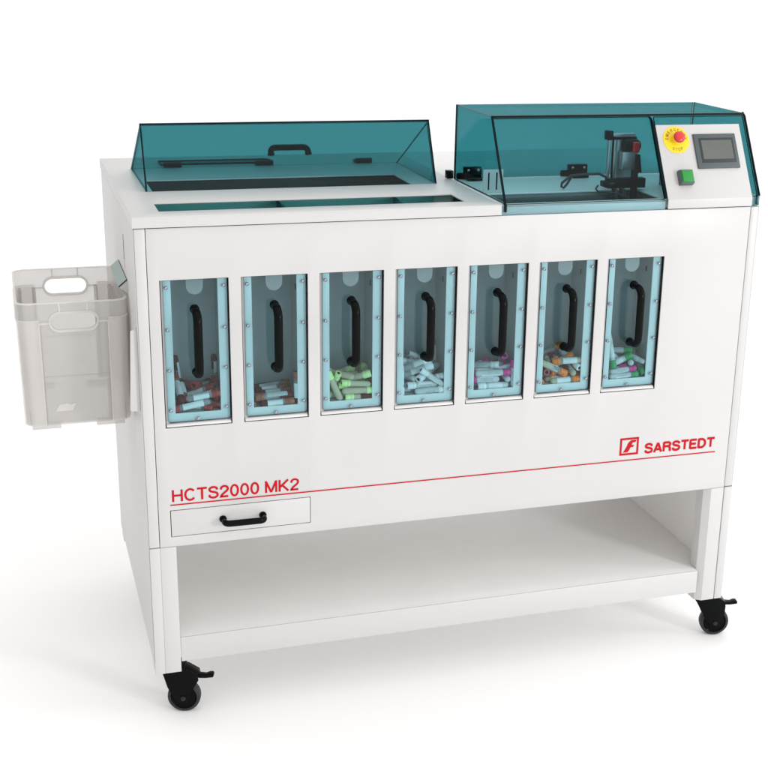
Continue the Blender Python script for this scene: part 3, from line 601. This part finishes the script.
#TUBES-BEGIN#
# ------------------------------------------------------------------ sample tubes lying in the seven bays (positions of a settled pile)
TUBES = """0 0.078 0.0078 0.1434 0.0419 0.8534 0.147 0.719 -0.111 0.67 0 15
0 0.07 0.0066 0.0777 0.0653 0.8573 0.532 0.742 -0.205 0.353 1 16
0 0.07 0.0066 0.1255 0.0336 0.8503 0.019 -0.663 0.305 -0.683 1 18
0 0.09 0.0078 0.144 0.0664 0.8655 0.585 0.68 0.138 0.42 1 12
0 0.09 0.0078 0.108 0.021 0.8572 0.598 -0.298 -0.704 0.241 1 17
0 0.09 0.0078 0.1262 0.0598 0.8733 0.616 0.469 0.311 0.552 1 8
0 0.07 0.0066 0.0827 0.0597 0.8707 0.779 -0.617 0.086 0.075 0 14
0 0.09 0.0078 0.0908 0.1075 0.9065 0.058 -0.383 0.922 -0.006 0 1
0 0.078 0.0078 0.137 0.021 0.8784 0.092 0.654 0.093 0.745 1 11
0 0.078 0.0078 0.1433 0.1076 0.8677 0.529 0.504 0.494 0.472 0 6
0 0.078 0.0078 0.0703 0.0512 0.8797 0.805 -0.579 -0.074 -0.108 0 13
0 0.078 0.0078 0.1425 0.0835 0.8882 0.68 0.321 -0.571 0.329 0 4
0 0.078 0.0078 0.1396 0.0921 0.8729 0.701 -0.414 -0.411 0.41 0 5
0 0.078 0.0078 0.0969 0.0628 0.8788 0.418 0.653 0.539 -0.328 0 9
0 0.07 0.0066 0.1762 0.0696 0.8689 0.818 -0.43 -0.187 -0.334 0 3
0 0.09 0.0078 0.0859 0.0556 0.8889 0.679 -0.457 0.293 0.494 0 7
0 0.07 0.0066 0.1756 0.1106 0.9117 0 -0.162 0.987 -0.01 0 2
0 0.07 0.0066 0.1415 0.0397 0.8742 0.192 0.721 -0.333 -0.577 1 10
1 0.078 0.0078 0.3037 0.0213 0.8489 0.195 0.668 0.203 0.689 0 8
1 0.09 0.0078 0.3092 0.0372 0.8523 0.717 -0.036 0.696 0.003 0 7
1 0.078 0.0078 0.2978 0.0521 0.8556 0.474 -0.495 -0.501 0.528 0 5
1 0.078 0.0078 0.3078 0.0682 0.8591 0.184 0.663 0.213 0.694 0 4
1 0.078 0.0078 0.3018 0.0835 0.8624 0.721 -0.048 0.691 0.015 0 3
1 0.078 0.0078 0.3507 0.021 0.8805 0.924 -0.012 -0.003 0.383 0 2
1 0.09 0.0078 0.246 0.059 0.8571 0.628 0.767 -0.098 0.086 0 9
1 0.09 0.0078 0.3042 0.0995 0.8659 0.213 -0.681 0.12 -0.69 0 1
1 0.09 0.0078 0.2987 0.0262 0.8639 0.518 0.504 -0.505 -0.472 0 6
2 0.078 0.0078 0.437 0.021 0.878 0.373 0.185 -0.087 -0.905 0 14
2 0.078 0.0078 0.4532 0.0362 0.8521 0.187 -0.68 -0.147 0.693 0 16
2 0.07 0.0066 0.4981 0.0199 0.8476 0.065 0.694 -0.077 -0.713 1 17
2 0.078 0.0078 0.4951 0.0212 0.8627 0.409 -0.589 0.408 -0.565 0 15
2 0.09 0.0078 0.5266 0.0715 0.8783 0.749 -0.649 0.081 0.105 0 8
2 0.078 0.0078 0.5266 0.0571 0.8922 0.093 -0.09 0.635 0.762 1 4
2 0.07 0.0066 0.4845 0.0317 0.8736 0.431 0.557 -0.43 -0.565 0 13
2 0.07 0.0066 0.4829 0.0451 0.8691 0.6 0.357 0.556 0.451 0 11
2 0.07 0.0066 0.5015 0.0828 0.8806 0.61 -0.742 -0.026 0.277 0 10
2 0.078 0.0078 0.5091 0.0973 0.898 0.125 -0.787 -0.597 -0.095 0 2
2 0.09 0.0078 0.4862 0.037 0.8892 0.656 0.496 0.318 0.473 0 7
2 0.07 0.0066 0.4613 0.1038 0.88 0.137 0.788 -0.278 -0.532 0 1
2 0.07 0.0066 0.4421 0.0385 0.8791 0.786 0.268 -0.081 0.551 0 9
2 0.09 0.0078 0.4595 0.0606 0.8889 0.374 -0.65 -0.329 0.573 0 5
2 0.078 0.0078 0.4524 0.0419 0.8996 0.411 -0.665 -0.002 0.624 0 6
2 0.07 0.0066 0.4896 0.0198 0.8803 0.587 0.401 -0.534 -0.458 0 12
2 0.09 0.0078 0.4582 0.0892 0.8871 0.604 0.458 0.426 0.493 0 3
3 0.078 0.0078 0.6288 0.0682 0.8591 0.519 0.488 -0.504 -0.489 0 12
3 0.078 0.0078 0.671 0.021 0.8491 0.441 -0.558 0.42 -0.564 0 18
3 0.078 0.0078 0.6529 0.0277 0.8628 0.303 0.659 -0.24 -0.645 0 16
3 0.07 0.0066 0.6249 0.0364 0.851 0.693 0.148 -0.681 -0.186 1 17
3 0.07 0.0066 0.6459 0.0485 0.8538 0.427 -0.591 -0.362 0.581 0 15
3 0.07 0.0066 0.6777 0.041 0.8729 0.754 0.114 0.581 -0.285 0 8
3 0.09 0.0078 0.6285 0.0747 0.877 0.733 -0.615 -0.102 0.271 1 11
3 0.078 0.0078 0.6732 0.0609 0.8696 0.492 0.668 0.498 0.252 0 13
3 0.078 0.0078 0.6718 0.0902 0.8734 0.574 -0.441 -0.386 0.572 1 7
3 0.078 0.0078 0.5974 0.021 0.8816 0.008 0.131 0.991 0.011 0 14
3 0.078 0.0078 0.6166 0.0623 0.8789 0.72 -0.534 -0.43 -0.104 0 10
3 0.09 0.0078 0.6719 0.0762 0.8825 0.872 -0.099 -0.472 -0.09 0 4
3 0.09 0.0078 0.6242 0.0757 0.894 0.363 -0.16 0.755 -0.522 2 3
3 0.09 0.0078 0.6741 0.0484 0.8867 0.584 0.694 -0.327 -0.266 0 6
3 0.09 0.0078 0.6366 0.036 0.895 0.304 -0.565 0.242 -0.728 1 5
3 0.078 0.0078 0.7024 0.1021 0.9115 0.025 0.129 -0.985 0.116 2 1
3 0.078 0.0078 0.6556 0.0987 0.9002 0.128 -0.707 0.447 -0.533 2 2
3 0.07 0.0066 0.6743 0.0199 0.8815 0.821 0.168 -0.423 -0.344 0 9
3 0.07 0.0066 0.6698 0.088 0.9089 0.81 -0.191 -0.527 0.173 1 1
3 0.09 0.0078 0.6451 0.0676 0.9064 0.705 -0.185 -0.616 0.301 0 2
3 0.078 0.0078 0.6368 0.036 0.9116 0.796 -0.109 0.591 -0.073 1 3
4 0.078 0.0078 0.8284 0.0215 0.8489 0.496 -0.509 -0.48 0.515 1 4
4 0.078 0.0078 0.8182 0.0457 0.8542 0.65 -0.407 0.553 -0.325 0 10
4 0.078 0.0078 0.8779 0.0661 0.8587 0.501 0.616 0.467 -0.39 1 3
4 0.07 0.0066 0.8794 0.0198 0.8761 0.383 0.005 -0.012 -0.924 0 5
4 0.09 0.0078 0.8626 0.0578 0.8711 0.443 -0.394 0.489 0.64 0 8
4 0.078 0.0078 0.8489 0.0442 0.8801 0.43 -0.702 -0.391 0.411 1 2
4 0.078 0.0078 0.805 0.0371 0.8684 0.722 -0.117 -0.677 0.082 0 7
4 0.078 0.0078 0.8461 0.0609 0.888 0.275 0.702 0.108 0.649 0 3
4 0.078 0.0078 0.8047 0.021 0.8663 0.434 0.545 -0.427 -0.577 0 9
4 0.078 0.0078 0.8038 0.084 0.8827 0.213 -0.595 0.112 -0.767 0 2
4 0.09 0.0078 0.8265 0.021 0.8813 0.271 -0.667 0.27 -0.639 0 6
4 0.07 0.0066 0.8009 0.0351 0.8836 0.684 -0.249 -0.625 0.282 0 4
4 0.09 0.0078 0.8074 0.0547 0.8909 0.072 0.633 -0.23 0.736 1 1
4 0.09 0.0078 0.871 0.0768 0.8955 0.823 0.451 -0.248 0.242 0 1
5 0.07 0.0066 1.003 0.0355 0.8508 0.506 0.465 0.517 0.51 0 11
5 0.078 0.0078 0.9874 0.1059 0.8673 0.363 0.59 0.373 0.618 2 2
5 0.078 0.0078 1.0164 0.0213 0.8489 0.625 0.329 0.616 0.349 0 12
5 0.078 0.0078 0.9496 0.0531 0.8558 0.631 0.764 0.112 -0.069 0 13
5 0.078 0.0078 1.0124 0.0494 0.8626 0.354 -0.336 -0.568 0.662 0 8
5 0.07 0.0066 0.9867 0.0704 0.8584 0.348 0.236 0.603 0.678 1 2
5 0.09 0.0078 1.0084 0.0686 0.862 0.014 -0.546 -0.402 -0.735 0 10
5 0.07 0.0066 1.0552 0.0652 0.8572 0.63 0.765 -0.107 0.076 0 9
5 0.078 0.0078 1.037 0.0519 0.8732 0.783 -0.615 -0.056 -0.07 0 7
5 0.078 0.0078 0.965 0.0577 0.8683 0.345 0.336 -0.576 0.66 2 3
5 0.078 0.0078 1.0536 0.0768 0.8745 0.598 0.704 0.29 -0.25 0 5
5 0.078 0.0078 0.9837 0.0213 0.8824 0.4 -0.561 0.642 -0.337 0 6
5 0.078 0.0078 1.0094 0.0451 0.8887 0.593 0.402 0.35 0.604 0 2
5 0.09 0.0078 1.02 0.0715 0.8803 0.277 -0.28 0.592 0.703 2 1
5 0.09 0.0078 1.043 0.0585 0.8908 0.495 0.545 0.58 -0.348 1 1
5 0.09 0.0078 1.0014 0.1093 0.8997 0.429 -0.506 0.339 -0.667 0 1
5 0.07 0.0066 0.9917 0.0818 0.8865 0.661 -0.736 0.107 -0.101 0 3
5 0.078 0.0078 1.0227 0.0268 0.8961 0.411 -0.651 -0.32 0.553 0 4
6 0.078 0.0078 1.1734 0.0219 0.849 0.176 -0.68 0.158 -0.694 0 10
6 0.07 0.0066 1.2014 0.055 0.855 0.646 0.41 0.589 0.263 0 9
6 0.07 0.0066 1.1522 0.0355 0.8592 0.26 0.571 0.17 0.76 2 2
6 0.07 0.0066 1.1704 0.0201 0.8638 0.345 -0.609 0.312 -0.642 2 3
6 0.078 0.0078 1.2047 0.0491 0.8723 0.505 -0.785 -0.126 -0.337 0 7
6 0.09 0.0078 1.2217 0.0519 0.8777 0.137 0.101 0.906 -0.387 1 8
6 0.09 0.0078 1.1595 0.0388 0.8789 0.648 0.395 0.382 0.527 0 4
6 0.09 0.0078 1.1547 0.0589 0.8931 0.446 -0.001 0.887 -0.121 0 6
6 0.078 0.0078 1.1998 0.0911 0.8805 0.255 0.521 -0.432 -0.69 2 1
6 0.07 0.0066 1.231 0.0912 0.8883 0.735 0.298 0.218 -0.568 0 1
6 0.09 0.0078 1.1423 0.0366 0.911 0.092 0.371 0.911 -0.152 0 3
6 0.078 0.0078 1.1725 0.0661 0.9006 0.433 -0.289 0.616 -0.591 0 2
6 0.07 0.0066 1.2103 0.0461 0.8867 0.638 -0.643 0.041 0.421 0 5"""
def tcol(n, c, rough=0.35, **k): M[n] = pbr(n, c, rough, var=0.06, scale=30, **k)
for n, c in [('dark red', (0.36,0.030,0.026)), ('brown', (0.30,0.085,0.045)), ('pale green', (0.68,0.88,0.38)), ('white', (0.78,0.79,0.80)), ('rose red', (0.55,0.03,0.11)),
             ('magenta', (0.55,0.035,0.24)), ('orange', (0.85,0.20,0.015)), ('green', (0.012,0.30,0.09))]: tcol(n, c)
tcol('hole', (0.012,0.012,0.014), 0.6); tcol('paper', (0.74,0.75,0.75), 0.7)
nt = M['paper'].node_tree; b = next(n for n in nt.nodes if n.type == 'BSDF_PRINCIPLED'); src = b.inputs['Base Color'].links[0].from_socket   # printed bars on the paper labels
tc = nt.nodes.new('ShaderNodeTexCoord'); bars = nt.nodes.new('ShaderNodeTexWave'); bars.bands_direction = 'Z'; bars.inputs['Scale'].default_value = 150; bars.inputs['Distortion'].default_value = 9; bars.inputs['Detail Scale'].default_value = 0.01
nt.links.new(tc.outputs['Object'], bars.inputs['Vector'])
gt = nt.nodes.new('ShaderNodeMath'); gt.operation = 'GREATER_THAN'; gt.inputs[1].default_value = 0.62; nt.links.new(bars.outputs['Fac'], gt.inputs[0])
sp = nt.nodes.new('ShaderNodeSeparateXYZ'); nt.links.new(tc.outputs['Object'], sp.inputs[0])
g2 = nt.nodes.new('ShaderNodeMath'); g2.operation = 'GREATER_THAN'; g2.inputs[1].default_value = 0.0035; nt.links.new(sp.outputs['X'], g2.inputs[0])
ml = nt.nodes.new('ShaderNodeMath'); ml.operation = 'MULTIPLY'; nt.links.new(gt.outputs[0], ml.inputs[0]); nt.links.new(g2.outputs[0], ml.inputs[1])
mc = nt.nodes.new('ShaderNodeMix'); mc.data_type = 'RGBA'; mc.inputs['B'].default_value = (0.10, 0.10, 0.11, 1); nt.links.new(ml.outputs[0], mc.inputs['Factor']); nt.links.new(src, mc.inputs['A']); nt.links.new(mc.outputs['Result'], b.inputs['Base Color'])
M['tube_clear'] = acrylic('tube_clear', (0.80,0.82,0.82), body=(0.60,0.62,0.62), body_w=0.30)
M['tube_milky'] = acrylic('tube_milky', (0.75,0.76,0.75), body=(0.72,0.73,0.72), body_w=0.75)
M['tube_amber'] = acrylic('tube_amber', (0.70,0.66,0.52), body=(0.68,0.60,0.44), body_w=0.74)
M['tube_blood'] = acrylic('tube_blood', (0.40,0.10,0.07), body=(0.13,0.022,0.016), body_w=0.75)
def make_tube(Lt, r, cap, body, paper):
    root = thing('sample_tube', (0, 0, 0), 'tube', 'sample tube')
    O = lambda mb: [setattr(mb, 'v', [v+Vector((0,0,FZ)) for v in mb.v]), mb][1]
    h = Lt/2
    fill = [(0,-h),(r*0.5,-h+0.0006),(r*0.85,-h+0.0028),(r,-h+0.007),(r,-h+0.034),(r,h-0.0195)]
    mb = MB().lathe(fill, (0,0,0), n=16, mi=[1,1,1,1,0]); b = build('tube_body', O(mb), [body[0], body[1]], root, smooth=60)
    g = [(r*0.7,h-0.0206),(r*1.10,h-0.0200),(r*1.17,h-0.0188),(r*1.17,h-0.0135),(r*1.08,h-0.0128),(r*1.08,h-0.0118),(r*1.17,h-0.0111),(r*1.17,h-0.0010),(r*1.08,h),(r*0.56,h),(r*0.53,h-0.006),(0,h-0.006)]
    build('cap', O(MB().lathe(g, (0,0,0), n=18, mi=[0]*9+[1,1])), [cap, 'hole'], root, smooth=40)
    if paper:
        mb = MB(); n = 13; rr = r*1.025
        for z in (-h+0.016, h-0.027):
            for i in range(n+1): a = 5.2*i/n; mb.v.append(Vector((rr*math.cos(a), rr*math.sin(a), z)))
        mb.f = [(i, i+1, n+2+i, n+1+i) for i in range(n)]; mb.m = [0]*n; build('paper_label', O(mb), 'paper', root, smooth=60)
    return root
KIND = [  # per bay: (share, cap, (upper, lower body), paper)
 [(0.7,'dark red',('tube_clear','tube_blood'),True), (1,'dark red',('tube_clear','tube_clear'),True)],
 [(1,'brown',('tube_clear','tube_blood'),True)],
 [(0.75,'pale green',('tube_amber','tube_amber'),False), (1,'pale green',('tube_amber','tube_blood'),False)],
 [(0.68,'white',('tube_milky','tube_milky'),True), (0.88,'white',('tube_milky','tube_clear'),False), (1,'rose red',('tube_milky','tube_clear'),True)],
 [(0.7,'magenta',('tube_milky','tube_milky'),True), (1,'white',('tube_milky','tube_milky'),True)],
 [(0.68,'orange',('tube_clear','tube_amber'),True), (0.9,'white',('tube_milky','tube_milky'),True), (1,'dark red',('tube_clear','tube_blood'),True)],
 [(0.72,'green',('tube_milky','tube_milky'),True), (0.86,'green',('tube_clear','tube_clear'),False), (1,'magenta',('tube_milky','tube_milky'),True)]]
ORD = ['first','second','third','fourth','fifth','sixth','seventh']
NTH = ['','first','second','third','fourth','fifth','sixth','seventh','eighth','ninth','tenth','eleventh','twelfth','thirteenth','fourteenth','fifteenth','sixteenth','seventeenth','eighteenth','nineteenth','twentieth']
proto = {}; 
for line in TUBES.strip().split('\n'):
    k, Lt, r, x, y, z, qw, qx, qy, qz, ki, d = line.split()
    k = int(k); Lt, r = float(Lt), float(r); ki = int(ki)
    _, cap, body, paper = KIND[k][ki]
    key = (k, ki, Lt)
    if key not in proto: root = proto[key] = make_tube(Lt, r, cap, body, paper)
    else:
        root = proto[key].copy(); C.objects.link(root)
        for ch in proto[key].children:
            c = ch.copy(); C.objects.link(c); c.parent = root
    root.location = (float(x), float(y), float(z)-FZ)
    root.rotation_mode = 'QUATERNION'; root.rotation_quaternion = (float(qw), float(qx), float(qy), float(qz))
    root['group'] = 'sample tubes behind the %s window from the left' % ORD[k]
    root['label'] = ('%s highest %s-capped sample tube behind the %s window from the left' % (NTH[int(d)], cap, ORD[k])) if int(d) > 0 else 'only %s-capped sample tube behind the %s window from the left' % (cap, ORD[k])
#TUBES-END#

# ------------------------------------------------------------------ light, world, camera
w = bpy.data.worlds.new('World'); bpy.context.scene.world = w; w.use_nodes = True
nt = w.node_tree; bg = nt.nodes['Background']; bg.inputs['Strength'].default_value = 1.16
tc = nt.nodes.new('ShaderNodeTexCoord'); sx = nt.nodes.new('ShaderNodeSeparateXYZ'); nt.links.new(tc.outputs['Generated'], sx.inputs[0])
cb = nt.nodes.new('ShaderNodeCombineColor')
for ch, lo in (('Red', 0.58), ('Green', 0.55), ('Blue', 0.535)):      # world dimmed and warmed on the left, added to darken the side panel
    mr = nt.nodes.new('ShaderNodeMapRange'); mr.inputs['From Min'].default_value = -1; mr.inputs['From Max'].default_value = 0.2
    mr.inputs['To Min'].default_value = lo; mr.inputs['To Max'].default_value = 1.04; nt.links.new(sx.outputs['X'], mr.inputs['Value'])
    nt.links.new(mr.outputs['Result'], cb.inputs[ch])
nt.links.new(cb.outputs['Color'], bg.inputs['Color'])
def area(name, loc, target, size, power, col=(1,1,1), sy=None):
    l = bpy.data.lights.new(name, 'AREA'); l.energy = power; l.color = col; l.size = size
    if sy: l.shape = 'RECTANGLE'; l.size_y = sy
    o = bpy.data.objects.new(name, l); C.objects.link(o); o.location = loc
    o.rotation_euler = (Vector(target)-Vector(loc)).to_track_quat('-Z', 'Y').to_euler(); return o
area('softbox_front', (5.2, -6.2, 2.1), (0.8, 0.2, 0.7), 1.1, 190, (1.0, 0.99, 0.985))
area('softbox_right', (7.6, -2.6, 3.4), (0.8, 0.3, 0.3), 0.7, 45, (1.0, 0.99, 0.98))
area('floor_fill', (-2.3, 0.9, 0.8), (-2.3, 0.91, 0.0), 1.8, 3.2)  # unseen fill light, added only to whiten the floor on the left

cam = bpy.data.cameras.new('camera'); co = bpy.data.objects.new('camera', cam); C.objects.link(co)
cam.sensor_width = 36; cam.sensor_fit = 'HORIZONTAL'; cam.lens = 1335.8966/768*36
cam.shift_x = (384-447.1155)/768; cam.shift_y = (400.053-384)/768
co.location = (-0.252798, -2.846501, 1.823671-FZ); co.rotation_euler = (1.250816, -0.024099, -0.317065)
cam.clip_start = 0.05; cam.clip_end = 300
sc = bpy.context.scene; sc.camera = co
sc.view_settings.view_transform = 'Standard'; sc.view_settings.look = 'None'; sc.view_settings.exposure = 0.12; sc.view_settings.gamma = 1.0
sc.cycles.transparent_max_bounces = 48; sc.cycles.max_bounces = 14; sc.cycles.diffuse_bounces = 6
